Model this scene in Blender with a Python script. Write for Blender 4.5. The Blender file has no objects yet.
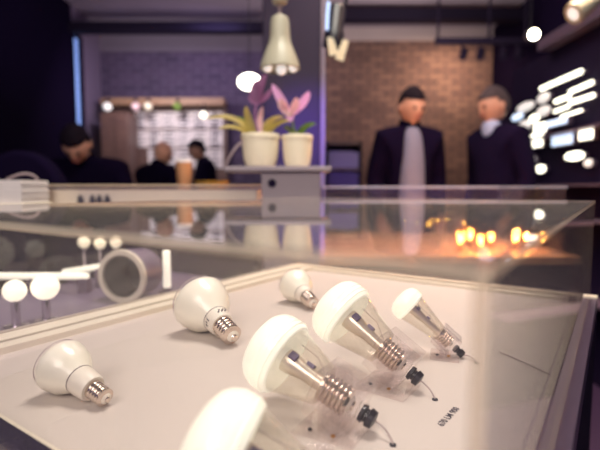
import bpy, bmesh, math, random
from mathutils import Vector, Matrix
random.seed(7)
PI = math.pi
col = bpy.context.scene.collection
S = bpy.context.scene

# ------------------------------------------------------------------ camera maths
F_PX, HOR = 458.9, 188.2
TH = math.atan((225 - HOR) / F_PX)
CZ, Z0 = 1.126, 0.900            # lens height, height of the white display surface
def ray(px, py):
    a, b = (px - 300) / F_PX, (225 - py) / F_PX
    return Vector((a, math.cos(TH) + b * math.sin(TH), -math.sin(TH) + b * math.cos(TH)))
def on_z(px, py, z):
    r = ray(px, py); t = (z - CZ) / r.z
    return Vector((r.x * t, r.y * t, z))
def on_y(px, py, y):
    r = ray(px, py); t = y / r.y
    return Vector((r.x * t, y, CZ + r.z * t))
def on_x(px, py, x):
    r = ray(px, py); t = x / r.x
    return Vector((x, r.y * t, CZ + r.z * t))

# ------------------------------------------------------------------ materials
def srgb(r, g, b):
    f = lambda c: (c / 255 / 12.92) if c / 255 <= .04045 else ((c / 255 + .055) / 1.055) ** 2.4
    return (f(r), f(g), f(b), 1)
def mat(name, c, rough=.5, metal=0, emit=0, ecol=None, noise=0, spec=.5, nscale=20, coat=0):
    m = bpy.data.materials.new(name); m.use_nodes = True
    nt = m.node_tree; p = nt.nodes['Principled BSDF']
    c = srgb(*c); p.inputs['Base Color'].default_value = c
    p.inputs['Roughness'].default_value = rough; p.inputs['Metallic'].default_value = metal
    p.inputs['Specular IOR Level'].default_value = spec
    p.inputs['Coat Weight'].default_value = coat
    if emit:
        p.inputs['Emission Color'].default_value = srgb(*(ecol or (255, 255, 255)))
        p.inputs['Emission Strength'].default_value = emit
    tc = nt.nodes.new('ShaderNodeTexCoord'); n = nt.nodes.new('ShaderNodeTexNoise')
    n.inputs['Scale'].default_value = nscale; n.inputs['Detail'].default_value = 4
    nt.links.new(tc.outputs['Object'], n.inputs['Vector'])
    mx = nt.nodes.new('ShaderNodeMix'); mx.data_type = 'RGBA'; mx.blend_type = 'MULTIPLY'
    k = 1 - (noise or .05)
    mx.inputs['A'].default_value = c
    cr = nt.nodes.new('ShaderNodeMapRange')
    cr.inputs['To Min'].default_value = k; cr.inputs['To Max'].default_value = 1 + (noise or .02)
    nt.links.new(n.outputs['Fac'], cr.inputs['Value'])
    mx.inputs['Factor'].default_value = 1
    nt.links.new(cr.outputs['Result'], mx.inputs['B'])
    nt.links.new(mx.outputs['Result'], p.inputs['Base Color'])
    return m
def clear(name, tint=(250, 250, 250), haze=.03, hcol=(235, 228, 225), ior=1.49, edge=0.0, rough=0.0):
    """thin clear plastic or glass: fresnel mix of see-through and mirror, dust and painted-in veiling reflections as diffuse haze"""
    m = bpy.data.materials.new(name); m.use_nodes = True
    nt = m.node_tree; nt.nodes.clear(); N = nt.nodes.new; L = nt.links.new
    out = N('ShaderNodeOutputMaterial'); tr = N('ShaderNodeBsdfTransparent'); gl = N('ShaderNodeBsdfGlossy')
    df = N('ShaderNodeBsdfDiffuse'); fr = N('ShaderNodeFresnel'); geo = N('ShaderNodeNewGeometry')
    tr.inputs['Color'].default_value = srgb(*tint); gl.inputs['Roughness'].default_value = rough
    gl.inputs['Color'].default_value = (1, 1, 1, 1); df.inputs['Color'].default_value = srgb(*hcol)
    mi = N('ShaderNodeMapRange'); mi.inputs['To Min'].default_value = ior; mi.inputs['To Max'].default_value = 1 / ior
    L(geo.outputs['Backfacing'], mi.inputs['Value']); L(mi.outputs['Result'], fr.inputs['IOR'])
    a = N('ShaderNodeMixShader'); b = N('ShaderNodeMixShader')
    L(fr.outputs['Fac'], a.inputs['Fac']); L(tr.outputs[0], a.inputs[1]); L(gl.outputs[0], a.inputs[2])
    if edge:
        lw = N('ShaderNodeLayerWeight'); lw.inputs['Blend'].default_value = .25  # whitish rim painted in for bright glints along the edges
        mr = N('ShaderNodeMapRange'); mr.inputs['To Min'].default_value = haze; mr.inputs['To Max'].default_value = haze + edge
        L(lw.outputs['Facing'], mr.inputs['Value']); L(mr.outputs['Result'], b.inputs['Fac'])
    else:
        b.inputs['Fac'].default_value = haze  # haze holds a trace of dust and the veiling reflections
    L(a.outputs[0], b.inputs[1]); L(df.outputs[0], b.inputs[2]); L(b.outputs[0], out.inputs['Surface'])
    return m
def brick(name, c1, c2, cm):
    m = bpy.data.materials.new(name); m.use_nodes = True
    nt = m.node_tree; p = nt.nodes['Principled BSDF']; N = nt.nodes.new; L = nt.links.new
    tc = N('ShaderNodeTexCoord'); sp = N('ShaderNodeSeparateXYZ'); cb = N('ShaderNodeCombineXYZ'); b = N('ShaderNodeTexBrick')
    L(tc.outputs['Object'], sp.inputs[0]); L(sp.outputs['X'], cb.inputs['X']); L(sp.outputs['Z'], cb.inputs['Y']); L(cb.outputs[0], b.inputs['Vector'])
    b.inputs['Scale'].default_value = 1; b.inputs['Brick Width'].default_value = .24; b.inputs['Row Height'].default_value = .078
    b.inputs['Mortar Size'].default_value = .012; b.inputs['Bias'].default_value = -.1
    b.inputs['Color1'].default_value = srgb(*c1); b.inputs['Color2'].default_value = srgb(*c2); b.inputs['Mortar'].default_value = srgb(*cm)
    n = N('ShaderNodeTexNoise'); n.inputs['Scale'].default_value = 1.6; n.inputs['Detail'].default_value = 6
    L(tc.outputs['Object'], n.inputs['Vector'])
    mr = N('ShaderNodeMapRange'); mr.inputs['To Min'].default_value = .6; mr.inputs['To Max'].default_value = 1.3; L(n.outputs['Fac'], mr.inputs['Value'])
    mx = N('ShaderNodeMix'); mx.data_type = 'RGBA'; mx.blend_type = 'MULTIPLY'; mx.inputs['Factor'].default_value = 1
    L(b.outputs['Color'], mx.inputs['A']); L(mr.outputs['Result'], mx.inputs['B']); L(mx.outputs['Result'], p.inputs['Base Color'])
    bp = N('ShaderNodeBump'); bp.inputs['Strength'].default_value = .5; bp.inputs['Distance'].default_value = .01
    L(b.outputs['Fac'], bp.inputs['Height']); bp.invert = True; L(bp.outputs[0], p.inputs['Normal'])
    p.inputs['Roughness'].default_value = .9
    return m
def wood(name, c1, c2, rough=.45, scale=6):
    m = bpy.data.materials.new(name); m.use_nodes = True
    nt = m.node_tree; p = nt.nodes['Principled BSDF']; N = nt.nodes.new; L = nt.links.new
    tc = N('ShaderNodeTexCoord'); mp = N('ShaderNodeMapping'); mp.inputs['Scale'].default_value = (1, 12, 12)
    n = N('ShaderNodeTexNoise'); n.inputs['Scale'].default_value = scale; n.inputs['Detail'].default_value = 6
    L(tc.outputs['Object'], mp.inputs[0]); L(mp.outputs[0], n.inputs['Vector'])
    cr = N('ShaderNodeValToRGB'); cr.color_ramp.elements[0].color = srgb(*c1); cr.color_ramp.elements[1].color = srgb(*c2)
    cr.color_ramp.elements[0].position = .3; cr.color_ramp.elements[1].position = .7
    L(n.outputs['Fac'], cr.inputs[0]); L(cr.outputs[0], p.inputs['Base Color']); p.inputs['Roughness'].default_value = rough
    return m

M = dict(  # dark entries hold the purple cast of the shadows in their colour
    opal=mat('opal_glass', (252, 247, 230), .28, coat=.3),
    collar=mat('white_ceramic', (238, 230, 216), .4),
    dome_lit=mat('lit_opal_dome', (246, 244, 226), .3, emit=.42, ecol=(255, 250, 226), coat=.3),
    glass=clear('bulb_glass', (252, 251, 248), .02, (244, 234, 222), edge=.22),
    acrylic=clear('acrylic_sheet', (252, 251, 252), .028),
    acrylic2=clear('acrylic_clean_sheet', (253, 252, 253), .006),
    rim2=clear('acrylic_pale_rim', (236, 236, 246), .3, (236, 236, 248), rough=.1),
    acrylic_edge=clear('acrylic_polished_edge', (240, 228, 222), .34, (255, 240, 215), rough=.12),  # cream diffuse put in for light gathered in the cut edges
    block=clear('acrylic_block', (253, 251, 251), .006, (246, 240, 236), edge=.12),
    screwmetal=mat('nickel_screw_base', (222, 208, 196), .16, 1),
    brass=mat('brass', (190, 140, 80), .3, 1),
    black=mat('black_plastic', (14, 8, 26), .35),
    blackrub=mat('black_rubber', (20, 12, 34), .6),
    chip=mat('purple_led_board', (96, 82, 130), .4),
    core=mat('silvery_driver_core', (232, 220, 208), .32, .7),
    wire=mat('grey_wire', (176, 160, 158), .5),
    ink=mat('black_ink', (46, 38, 62), .6),
    white=mat('white_display_board', (208, 197, 189), .5, noise=.03, nscale=8),
    rail=mat('white_rail', (236, 226, 206), .4),
    groove=mat('rail_groove', (120, 104, 110), .6),
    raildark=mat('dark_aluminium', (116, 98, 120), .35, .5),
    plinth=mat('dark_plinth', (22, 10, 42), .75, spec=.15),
    darkwall=mat('dark_paint', (13, 4, 30), .95, noise=.2, nscale=2, spec=.08),
    ceil=mat('ceiling_plaster', (150, 138, 150), .9, noise=.15, nscale=1.2),
    band=mat('white_soffit_paint', (176, 162, 160), .9, noise=.12, nscale=2),
    beam=mat('painted_steel_beam', (20, 12, 32), .7, spec=.2),
    floor=mat('dark_concrete_floor', (48, 34, 60), .4, noise=.2, nscale=3),
    column=mat('purple_grey_column', (50, 40, 68), .7, noise=.12, nscale=2),
    colstrip=mat('column_corner_profile', (150, 140, 160), .5),
    brick1=brick('warm_brick', (138, 106, 94), (104, 78, 74), (82, 66, 68)),
    brick2=brick('shade_tinted_brick', (74, 58, 84), (54, 42, 68), (86, 74, 98)),  # same brick, with the dim bluish light put into its colour
    tan=wood('tan_wood', (186, 132, 96), (220, 168, 126)),
    brownwood=wood('brown_wood', (78, 56, 56), (112, 84, 74)),
    greytop=mat('mauve_laminate', (112, 98, 122), .4),
    paper=mat('white_paper', (228, 218, 216), .8),
    cream=mat('cream_ceramic', (244, 232, 204), .35),
    creamlamp=mat('cream_lacquer', (166, 160, 142), .35),
    greystone=mat('grey_pedestal', (150, 138, 146), .7),
    soil=mat('potting_bark', (60, 42, 40), .9, noise=.4, nscale=60),
    leaf=mat('yellow_green_leaf', (184, 164, 84), .45, noise=.15, nscale=12),
    leafd=mat('green_leaf', (98, 124, 44), .45, noise=.15, nscale=12),
    petal=mat('pink_petal', (228, 176, 222), .55, noise=.1, nscale=14),
    petald=mat('mauve_petal', (150, 96, 140), .55, noise=.12, nscale=14),
    petalc=mat('pale_pink_petal', (240, 204, 206), .5),
    stemgrey=mat('grey_stem', (150, 132, 136), .7),
    skin=mat('skin', (192, 142, 124), .55),
    jacket=mat('navy_jacket', (12, 5, 28), .95, spec=.05, noise=.15, nscale=9),
    jacket2=mat('charcoal_jacket', (17, 9, 34), .95, spec=.05, noise=.15, nscale=9),
    trousers=mat('dark_trousers', (22, 16, 36), .95, spec=.05),
    shirt=mat('lavender_grey_shirt', (98, 96, 122), .8, noise=.12, nscale=12),
    bluecollar=mat('pale_blue_shirt', (150, 160, 200), .8),
    hair=mat('dark_hair', (20, 12, 24), .8, spec=.1, noise=.3, nscale=40),
    hairg=mat('grey_hair', (72, 62, 68), .8, spec=.1, noise=.3, nscale=40),
    eye=mat('dark_eye', (30, 20, 30), .3), lip=mat('lip', (168, 92, 88), .5), shoe=mat('black_leather', (18, 12, 26), .4),
    kraft=mat('kraft_cup', (196, 140, 100), .7),
    binder=mat('lavender_binder', (140, 128, 176), .7), binder2=mat('violet_binder', (84, 66, 132), .7),
    ochre=mat('ochre_board', (190, 146, 60), .6),
    e_white=mat('lit_white_diffuser', (255, 252, 236), .5, emit=2.6, ecol=(255, 250, 226)),
    e_soft=mat('lit_soft_diffuser', (235, 230, 226), .5, emit=.55, ecol=(250, 246, 240)),
    e_blue=mat('lit_bluish_panel', (225, 235, 250), .5, emit=1.1, ecol=(206, 228, 255)),
    e_globe=mat('lit_globe', (255, 250, 230), .4, emit=4, ecol=(255, 246, 214)),
    e_point=mat('lit_spot_lens', (255, 250, 230), .4, emit=25, ecol=(255, 246, 214)),
    e_fil=mat('glowing_filament', (255, 190, 90), .4, emit=500, ecol=(255, 182, 84)),
    amber=clear('amber_bulb_glass', (255, 236, 200), .04, (255, 190, 110)),
    e_win=mat('blue_daylight_glass', (150, 180, 240), .5, emit=.45, ecol=(120, 160, 240)),
    chrome=mat('chrome', (200, 190, 200), .15, 1),
)

# ------------------------------------------------------------------ object helpers
def thing(name, label, cat, mtx=None, group=None):
    o = bpy.data.objects.new(name, None); col.objects.link(o); o.empty_display_size = .05
    if mtx is not None: o.matrix_world = mtx
    o['label'] = label; o['category'] = cat
    if group: o['group'] = group
    return o
def at(x, y, z, rz=0): return Matrix.Translation((x, y, z)) @ Matrix.Rotation(rz, 4, 'Z')
def obj(name, bm, m, parent=None, smooth=True, bevel=0, world=True):
    """world=True: the bmesh is in world space and is taken back into the parent's space"""
    me = bpy.data.meshes.new(name)
    top = parent
    if parent is not None and world:
        Mw = full(parent); bm.transform(Mw.inverted())
    bmesh.ops.recalc_face_normals(bm, faces=bm.faces)
    bm.to_mesh(me); bm.free()
    for mm in (m if isinstance(m, (list, tuple)) else [m]): me.materials.append(mm)
    if smooth:
        for p in me.polygons: p.use_smooth = True
        try: me.set_sharp_from_angle(angle=math.radians(38))
        except Exception: pass
    o = bpy.data.objects.new(name, me); col.objects.link(o)
    if parent is not None: o.parent = parent
    if bevel:
        b = o.modifiers.new('bevel', 'BEVEL'); b.width = bevel; b.segments = 2; b.limit_method = 'ANGLE'
    return o
def full(o):
    Mw = o.matrix_basis.copy(); p = o.parent
    while p is not None: Mw = p.matrix_basis @ Mw; p = p.parent
    return Mw
def tag(o, label, cat, group=None):
    o['label'] = label; o['category'] = cat
    if group: o['group'] = group
    return o
def recenter(o):
    """put a one-mesh thing's origin at its base"""
    vs = [v.co for v in o.data.vertices]
    c = Vector((sum(v.x for v in vs) / len(vs), sum(v.y for v in vs) / len(vs), min(v.z for v in vs)))
    o.data.transform(Matrix.Translation(-c)); o.location = c
    return o
def solo(name, bm, m, label, cat, group=None, **k):
    return tag(recenter(obj(name, bm, m, None, **k)), label, cat, group)
def struct(name, bm, m, **k):
    o = obj(name, bm, m, None, **k); o['kind'] = 'structure'; return o
def box(bm, x0, x1, y0, y1, z0, z1, mtx=None, mi=0):
    vs = [bm.verts.new((x, y, z)) for x in (x0, x1) for y in (y0, y1) for z in (z0, z1)]
    if mtx is not None:
        for v in vs: v.co = mtx @ v.co
    fs = []
    for q in ((0, 1, 3, 2), (4, 6, 7, 5), (0, 4, 5, 1), (2, 3, 7, 6), (0, 2, 6, 4), (1, 5, 7, 3)):
        f = bm.faces.new([vs[i] for i in q]); f.material_index = mi; fs.append(f)
    return fs
def B(x0, x1, y0, y1, z0, z1, mtx=None):
    bm = bmesh.new(); box(bm, x0, x1, y0, y1, z0, z1, mtx); return bm
def lathe(bm, prof, seg=40, mtx=None, cap=True):
    rings = []
    for z, r in prof:
        if r < 1e-6: rings.append([bm.verts.new((0, 0, z))])
        else: rings.append([bm.verts.new((r * math.cos(2 * PI * i / seg), r * math.sin(2 * PI * i / seg), z)) for i in range(seg)])
    for a, b in zip(rings, rings[1:]):
        for i in range(seg):
            j = (i + 1) % seg
            if len(a) == 1 and len(b) == 1: continue
            if len(a) == 1: bm.faces.new((a[0], b[i], b[j]))
            elif len(b) == 1: bm.faces.new((a[i], b[0], a[j]))
            else: bm.faces.new((a[i], b[i], b[j], a[j]))
    if cap:
        for r in (rings[0], rings[-1]):
            if len(r) > 1: bm.faces.new(r)
    if mtx is not None:
        for r in rings:
            for v in r: v.co = mtx @ v.co
    return bm
def LT(prof, seg=40, mtx=None, cap=True): return lathe(bmesh.new(), prof, seg, mtx, cap)
def tube(bm, pts, r, seg=10):
    pts = [Vector(p) for p in pts]; rs = r if isinstance(r, (list, tuple)) else [r] * len(pts)
    rings = []; up = None
    for i, p in enumerate(pts):
        d = (pts[min(i + 1, len(pts) - 1)] - pts[max(i - 1, 0)]).normalized()
        if up is None: up = d.orthogonal().normalized()
        up = (up - d * up.dot(d)).normalized(); s = d.cross(up)
        rings.append([bm.verts.new(p + (up * math.cos(2 * PI * k / seg) + s * math.sin(2 * PI * k / seg)) * rs[i]) for k in range(seg)])
    for a, b in zip(rings, rings[1:]):
        for k in range(seg): bm.faces.new((a[k], a[(k + 1) % seg], b[(k + 1) % seg], b[k]))
    bm.faces.new(rings[0]); bm.faces.new(rings[-1][::-1])
    return bm
def TB(pts, r, seg=10): return tube(bmesh.new(), pts, r, seg)
def bez(p0, p1, p2, n=10):
    p0, p1, p2 = map(Vector, (p0, p1, p2))
    return [p0 * (1 - t) ** 2 + p1 * 2 * t * (1 - t) + p2 * t * t for t in [i / n for i in range(n + 1)]]
def axis_mtx(origin, direction, up=Vector((0, 0, 1))):
    """local +Z runs along direction, local +Y stays as near to up as it can"""
    z = direction.normalized(); y = (up - z * up.dot(z)).normalized(); x = y.cross(z)
    m = Matrix((x, y, z)).transposed().to_4x4(); m.translation = origin
    return m
def thread_profile(z0, L, r, n):
    p = []
    for i in range(n * 10 + 1):
        t = i / (n * 10)
        p.append((z0 + L * t, r * (.82 + .18 * abs(math.cos(PI * t * n)) ** .55)))
    return p

# ------------------------------------------------------------------ the white display table and its clear cover
YAW = math.radians(34.41)
EX = Vector((math.cos(YAW), -math.sin(YAW), 0)); EY = Vector((math.sin(YAW), math.cos(YAW), 0))
CN = Vector((.05997, .14342, 0)); W, D = .7108, .9199
HT = CZ - .02436                  # height of the cover's top face
CM = Matrix((EX, EY, Vector((0, 0, 1)))).transposed().to_4x4(); CM.translation = CN   # u,v,z -> world
t = thing('display_table', 'white topped display table with dark base under the clear cover in front', 'display table', CM)
obj('base_cabinet', B(-W - .012, .012, -.012, D + .012, .03, Z0 - .02), M['plinth'], t, world=False, smooth=False, bevel=.003)
obj('plinth_foot', B(-W + .03, -.03, .03, D - .03, 0, .03), M['black'], t, world=False, smooth=False)
obj('display_board', B(-W + .064, -.021, .040, D - .024, Z0 - .02, Z0), M['white'], t, world=False, smooth=False)
bm = bmesh.new()                                                   # far left rail: wide, with the groove the cover stands in
box(bm, -W - .012, -W + .036, -.012, D + .012, Z0 - .02, Z0 + .012)
box(bm, -W + .041, -W + .064, .030, D - .012, Z0 - .02, Z0 + .010)
o = obj('rail', bm, M['rail'], t, world=False, smooth=False, bevel=.0012)
obj('rail_groove', B(-W + .036, -W + .041, .030, D - .012, Z0 - .02, Z0 + .003), M['groove'], o, smooth=False, world=False)
bm = bmesh.new(); box(bm, -W + .036, .012, D - .006, D + .012, Z0 - .02, Z0 + .012); box(bm, -W + .064, -.021, D - .024, D - .012, Z0 - .02, Z0 + .007)
o = obj('rail', bm, M['rail'], t, world=False, smooth=False, bevel=.0012); o['label'] = 'thin white rail on the far side'
obj('rail_groove', B(-W + .041, -.0, D - .012, D - .006, Z0 - .02, Z0 + .002), M['groove'], o, smooth=False, world=False)
bm = bmesh.new(); box(bm, -.021, -.014, .04, D - .012, Z0 - .02, Z0 + .006)
o = obj('rail', bm, M['rail'], t, world=False, smooth=False, bevel=.001); o['label'] = 'thin white lip along the right side'
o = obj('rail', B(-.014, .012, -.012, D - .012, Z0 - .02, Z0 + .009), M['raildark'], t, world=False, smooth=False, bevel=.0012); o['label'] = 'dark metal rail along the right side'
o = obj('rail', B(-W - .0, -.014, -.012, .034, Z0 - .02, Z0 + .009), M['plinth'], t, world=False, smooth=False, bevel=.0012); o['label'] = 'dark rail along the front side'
o = obj('rail', B(-W + .036, -.021, .034, .040, Z0 - .02, Z0 + .006), M['rail'], t, world=False, smooth=False, bevel=.001); o['label'] = 'thin white lip along the front side'
obj('corner_bracket', B(-.034, -.021, D - .036, D - .024, Z0, Z0 + .014), M['brownwood'], t, world=False, smooth=False, bevel=.001)

cv = thing('display_cover', 'large clear acrylic box cover standing over the light bulbs', 'display cover', CM @ Matrix.Translation((0, 0, Z0 + .012)))
def panel(name, u0, u1, v0, v1, z0, z1, thin):
    bm = bmesh.new(); fs = box(bm, u0, u1, v0, v1, z0, z1)
    for f in fs:
        f.normal_update(); n = f.normal
        if abs(n[thin]) < .9: f.material_index = 1
    bm.transform(CM)
    return obj(name, bm, [M['acrylic'], M['acrylic_edge']], cv, smooth=False)
T = .005; ZB = Z0 + .0122
panel('top_sheet', -W, 0, 0, D, HT - T, HT, 2)
panel('side_sheet', -W, -W + T, 0, D, ZB - .0, HT - T, 0)
panel('side_sheet', -T, 0, 0, D, ZB, HT - T, 0)
panel('side_sheet', -W + T, -T, 0, T, ZB, HT - T, 1)
panel('side_sheet', -W + T, -T, D - T, D, ZB, HT - T, 1)

# lettering printed on the board
def text_mesh(s, size):
    c = bpy.data.curves.new('txt', 'FONT'); c.body = s; c.size = size; c.extrude = .0001; c.align_x = 'CENTER'; c.align_y = 'CENTER'; c.offset = size * .012
    o = bpy.data.objects.new('txt', c); col.objects.link(o)
    dg = bpy.context.evaluated_depsgraph_get(); me = bpy.data.meshes.new_from_object(o.evaluated_get(dg))
    bm = bmesh.new(); bm.from_mesh(me); bpy.data.objects.remove(o); bpy.data.curves.remove(c); bpy.data.meshes.remove(me)
    return bm
a, b = on_z(439, 427, Z0), on_z(458, 407, Z0); mid = (a + b) / 2; ang = math.atan2((b - a).y, (b - a).x)
bm = text_mesh('670 LM 900', .0095); bm.transform(at(mid.x, mid.y, Z0 + .0003, ang))
obj('printed_lettering', bm, M['ink'], t, smooth=False)
a, b = on_z(500, 352, Z0 + .001), on_z(562, 380, Z0 + .001)
solo('wire', TB([a, (a + b) / 2 + Vector((.001, .002, 0)), b], .0009, 8), M['wire'], 'thin straight grey line on the white board near the right rail', 'wire')  # thin grey line across the board, drawn as a tube

# ------------------------------------------------------------------ light bulbs
def screw_base(root, z0, r, L, n):
    """skirt, thread, black insulator and contact of a lamp base; z0 = where the thread starts"""
    o = obj('screw_base', LT([(z0 - .003, r * .9), (z0 - .003, r * 1.02), (z0, r * 1.02)] + thread_profile(z0, L * .78, r, n) + [(z0 + L * .80, r * .82), (z0 + L * .86, r * .60)], 36), M['screwmetal'], root, world=False)
    o = obj('insulator', LT([(z0 + L * .855, r * .61), (z0 + L * .93, r * .42), (z0 + L * .95, r * .34)], 28), M['collar'], root, world=False)
    obj('contact_tip', LT([(z0 + L * .945, r * .33), (z0 + L, r * .26), (z0 + L * 1.01, 0)], 24, cap=False), M['screwmetal'], root, world=False)
def opal_bulb(px, py, tx, ty, R, Lc, rb, label, n=4, grp='opal reflector bulbs lying on the white board'):
    """Lc: distance from the widest ring to the tip"""
    c = on_z(px, py, Z0 + R * .985)
    tp = on_z(tx, ty, Z0 + rb * .98)
    d = (tp - c).normalized()
    # keep both ends on the board: fix the pitch from the radii
    h = Vector((d.x, d.y, 0)).normalized(); s = math.asin(min(.9, (R - rb) * .97 / (Lc * .95)))
    d = h * math.cos(s) - Vector((0, 0, 1)) * math.sin(s)
    root = thing('light_bulb', label, 'light bulb', axis_mtx(c + Vector((0, 0, .0006)), d), grp)
    tip = Lc; bl = rb * 2.25; zt = tip - bl; rc = rb * 1.30 if rb > .01 else rb * 1.55
    a = -R * .42
    prof = [(a, 0), (a + R * .01, R * .35), (a + R * .06, R * .62), (a + R * .17, R * .84), (a + R * .33, R * .96), (0, R), (R * .14, R * .985), (R * .3, R * .92), (R * .55, (R * .72 + rc * .28) * 1.03), (R * .8, (R * .42 + rc * .58) * 1.02), (R * 1.0, (R * .18 + rc * .82)), (R * 1.14, rc * 1.03)]
    obj('opal_envelope', LT(prof, 56, cap=False), M['opal'], root, world=False)
    z1 = R * 1.14
    obj('face_rim', LT([(-R * .265, R * .895), (-R * .275, R * .925), (-R * .245, R * .945), (-R * .235, R * .92)], 56, cap=False), M['chrome'], root, world=False)
    o = obj('collar', LT([(z1, rc * .92), (z1 + .001, rc * 1.03), (z1 + (zt - z1) * .3, rc * 1.02), (zt - .006, rc * .95), (zt - .003, rc * .86), (zt - .003, 0)], 40), M['collar'], root, world=False)
    obj('seam_ring', LT([(z1 - .0006, rc * 1.0), (z1 - .0006, rc * 1.045), (z1 + .0008, rc * 1.045), (z1 + .0008, rc * 1.0)], 40, cap=False), M['groove'], root, world=False)
    screw_base(root, zt, rb, bl, n)
    return root, z1, zt, rc
opal_bulb(62, 366, 113, 402, .0295, .082, .0098, 'small white opal reflector bulb lying alone at the left of the board')
rt, z1, zt, rc = opal_bulb(201, 303, 249, 345, .045, .108, .0150, 'large white opal reflector bulb with a bare screw base lying beside the left rail', 4)
opal_bulb(295, 285, 323, 309, .0335, .086, .0130, 'small white opal bulb lying furthest back, in the far corner of the cover')
# unreadable small print marks on the collar of the large opal bulb
bm = bmesh.new()
def mark(th, z, dth, dz, w=.0011):
    r = rc * 1.005
    pts = [Vector((r * math.cos(th + dth * k / 5), r * math.sin(th + dth * k / 5), z + dz * k / 5)) for k in range(6)]
    tube(bm, pts, w, 6)
zc_ = z1 + (zt - z1) * .42
TH0 = math.radians(60)
for k in range(6): mark(TH0 + .14 * k, zc_ + (.001 if k % 2 else -.001), .11, (.0022 if k % 2 else -.0018))
for k in range(3): mark(TH0 + 1.75 + .22 * k, zc_ - .004, .05, .006 if k != 1 else .004, .0009)
obj('printed_mark', bm, M['ink'], rt, world=False)

def led_bulb(px, py, zc, tx, ty, zt_, R, Lc, rb, label, rn=None, n=5):
    c = on_z(px, py, Z0 + zc); tp = on_z(tx, ty, Z0 + zt_); d = (tp - c).normalized()
    root = thing('light_bulb', label, 'light bulb', axis_mtx(c, d), 'lit reflector bulbs in clear acrylic holders')
    rn = rn or R * .56; bl = rb * 2.1; z3 = Lc - bl
    a = -R * .52
    obj('lit_dome', LT([(a, 0), (a + R * .02, R * .3), (a + R * .08, R * .58), (a + R * .2, R * .82), (a + R * .34, R * .94), (0, R), (R * .20, R * 1.0), (R * .36, R * .985), (R * .46, R * .93), (R * .48, R * .86), (R * .44, R * .80), (R * .44, 0)], 48, cap=False), M['dome_lit'], root, world=False)
    # ribs moulded in the dome's edge
    for zz in (.06, .20, .33):
        obj('dome_rib', LT([(R * zz - .0007, R * .985), (R * zz - .0002, R * 1.012), (R * zz + .0006, R * 1.012), (R * zz + .0011, R * .985)], 48, cap=False), M['dome_lit'], root, world=False)
    g0 = R * .47
    sh = [(g0, R * .88), (g0 + (z3 - g0) * .15, R * .82), (g0 + (z3 - g0) * .5, (R * .82 + rn) / 2), (g0 + (z3 - g0) * .82, rn * 1.02), (z3 - .002, rn * .9), (z3, rb * 1.04)]
    sh_in = [(z, r - .0014) for z, r in reversed(sh)]
    obj('clear_neck', LT(sh + sh_in, 44, cap=False), M['glass'], root, world=False)
    co = obj('driver_core', LT([(g0 - .002, R * .30), (g0 + .004, R * .30), (g0 + (z3 - g0) * .5, R * .20), (z3 - .001, rb * .5)], 28), M['core'], root, world=False)
    for k, (zz, th) in enumerate(((.14, 2.0), (.5, 1.0))):
        r = R * (.30 - .2 * zz)
        m_ = Matrix.Rotation(th, 4, 'Z') @ Matrix.Translation((r, 0, g0 + (z3 - g0) * zz))
        obj('component', B(-.001, .0022 * R / .04 + .001, -.1 * R, .1 * R, -.11 * R, .11 * R, m_), M['chip'], co, world=False, smooth=False, bevel=.0006)
    obj('support_wire', TB([Vector((R * .5, .3 * R, g0 + .001)), Vector((R * .42, .3 * R, g0 + (z3 - g0) * .5)), Vector((rb * .5, 0, z3))], .0005, 6), M['wire'], root, world=False)
    screw_base(root, z3, rb, bl, n)
    # holder: square clear sleeve round the base, foot plate on the board, back tab, two screws, cable gland, wire
    u = Vector((d.x, d.y, 0)).normalized(); w = Vector((u.y, -u.x, 0))      # w points towards the viewer's side
    if w.y > 0: w = -w
    bc = c + d * (z3 + bl * .5)
    hm = Matrix((u, -w, Vector((0, 0, 1)))).transposed().to_4x4(); hm.translation = Vector((bc.x, bc.y, Z0 + .0003))
    hd = thing('bulb_holder', HL[label], 'bulb holder', hm, 'clear acrylic bulb holders')
    s = rb * 1.55; hl = bl * .75
    loc = axis_mtx(bc, d)
    bm = bmesh.new()
    fr = []
    for zz in (-hl, hl):
        fr.append(([bm.verts.new(loc @ Vector((x * s, y * s, zz))) for x, y in ((-1, -1), (1, -1), (1, 1), (-1, 1))],
                   [bm.verts.new(loc @ Vector((x * rb * 1.12, y * rb * 1.12, zz))) for x, y in ((-1, -1), (1, -1), (1, 1), (-1, 1))]))
    (o0, i0), (o1, i1) = fr
    for k in range(4):
        j = (k + 1) % 4
        bm.faces.new((o0[k], o0[j], o1[j], o1[k])); bm.faces.new((i0[k], i1[k], i1[j], i0[j]))
        bm.faces.new((o0[k], i0[k], i0[j], o0[j])); bm.faces.new((o1[k], o1[j], i1[j], i1[k]))
    obj('clear_sleeve', bm, M['block'], hd, smooth=False, bevel=.0008)
    k_ = rb / .0140
    low = max(.003, bc.z - Z0 - s * 1.2)
    obj('foot_block', B(-.030 * k_, .026 * k_, -.034 * k_, .016 * k_, 0, min(.010, low) * 1.0, None), M['block'], hd, world=False, smooth=False, bevel=.0008)
    obj('upright_plate', B(-.012 * k_, -.008 * k_, -.020 * k_, .030 * k_, 0, .034 * k_), M['block'], hd, world=False, smooth=False, bevel=.0006)
    obj('back_tab', B(-.020 * k_, .0, .026 * k_, .029 * k_, 0, .040 * k_), M['block'], hd, world=False, smooth=False, bevel=.0006)
    for sx in (-.016, .006):
        obj('screw', LT([(0, .0014), (.0005, .0022), (.0016, .0020), (.0018, 0)], 16, Matrix.Translation((sx * k_, -.026 * k_, min(.010, low)))), M['brass'] if sx > 0 else M['black'], hd, world=False)
    gl = c + d * (z3 + bl * .5 + hl + .006)
    g = obj('cable_gland', LT([(-.006, rb * .34), (-.006, rb * .55), (-.002, rb * .60), (-.0012, rb * .44), (.0012, rb * .44), (.002, rb * .62), (.008, rb * .56), (.009, rb * .2)], 12, axis_mtx(gl, d)), M['black'], hd)
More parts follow.
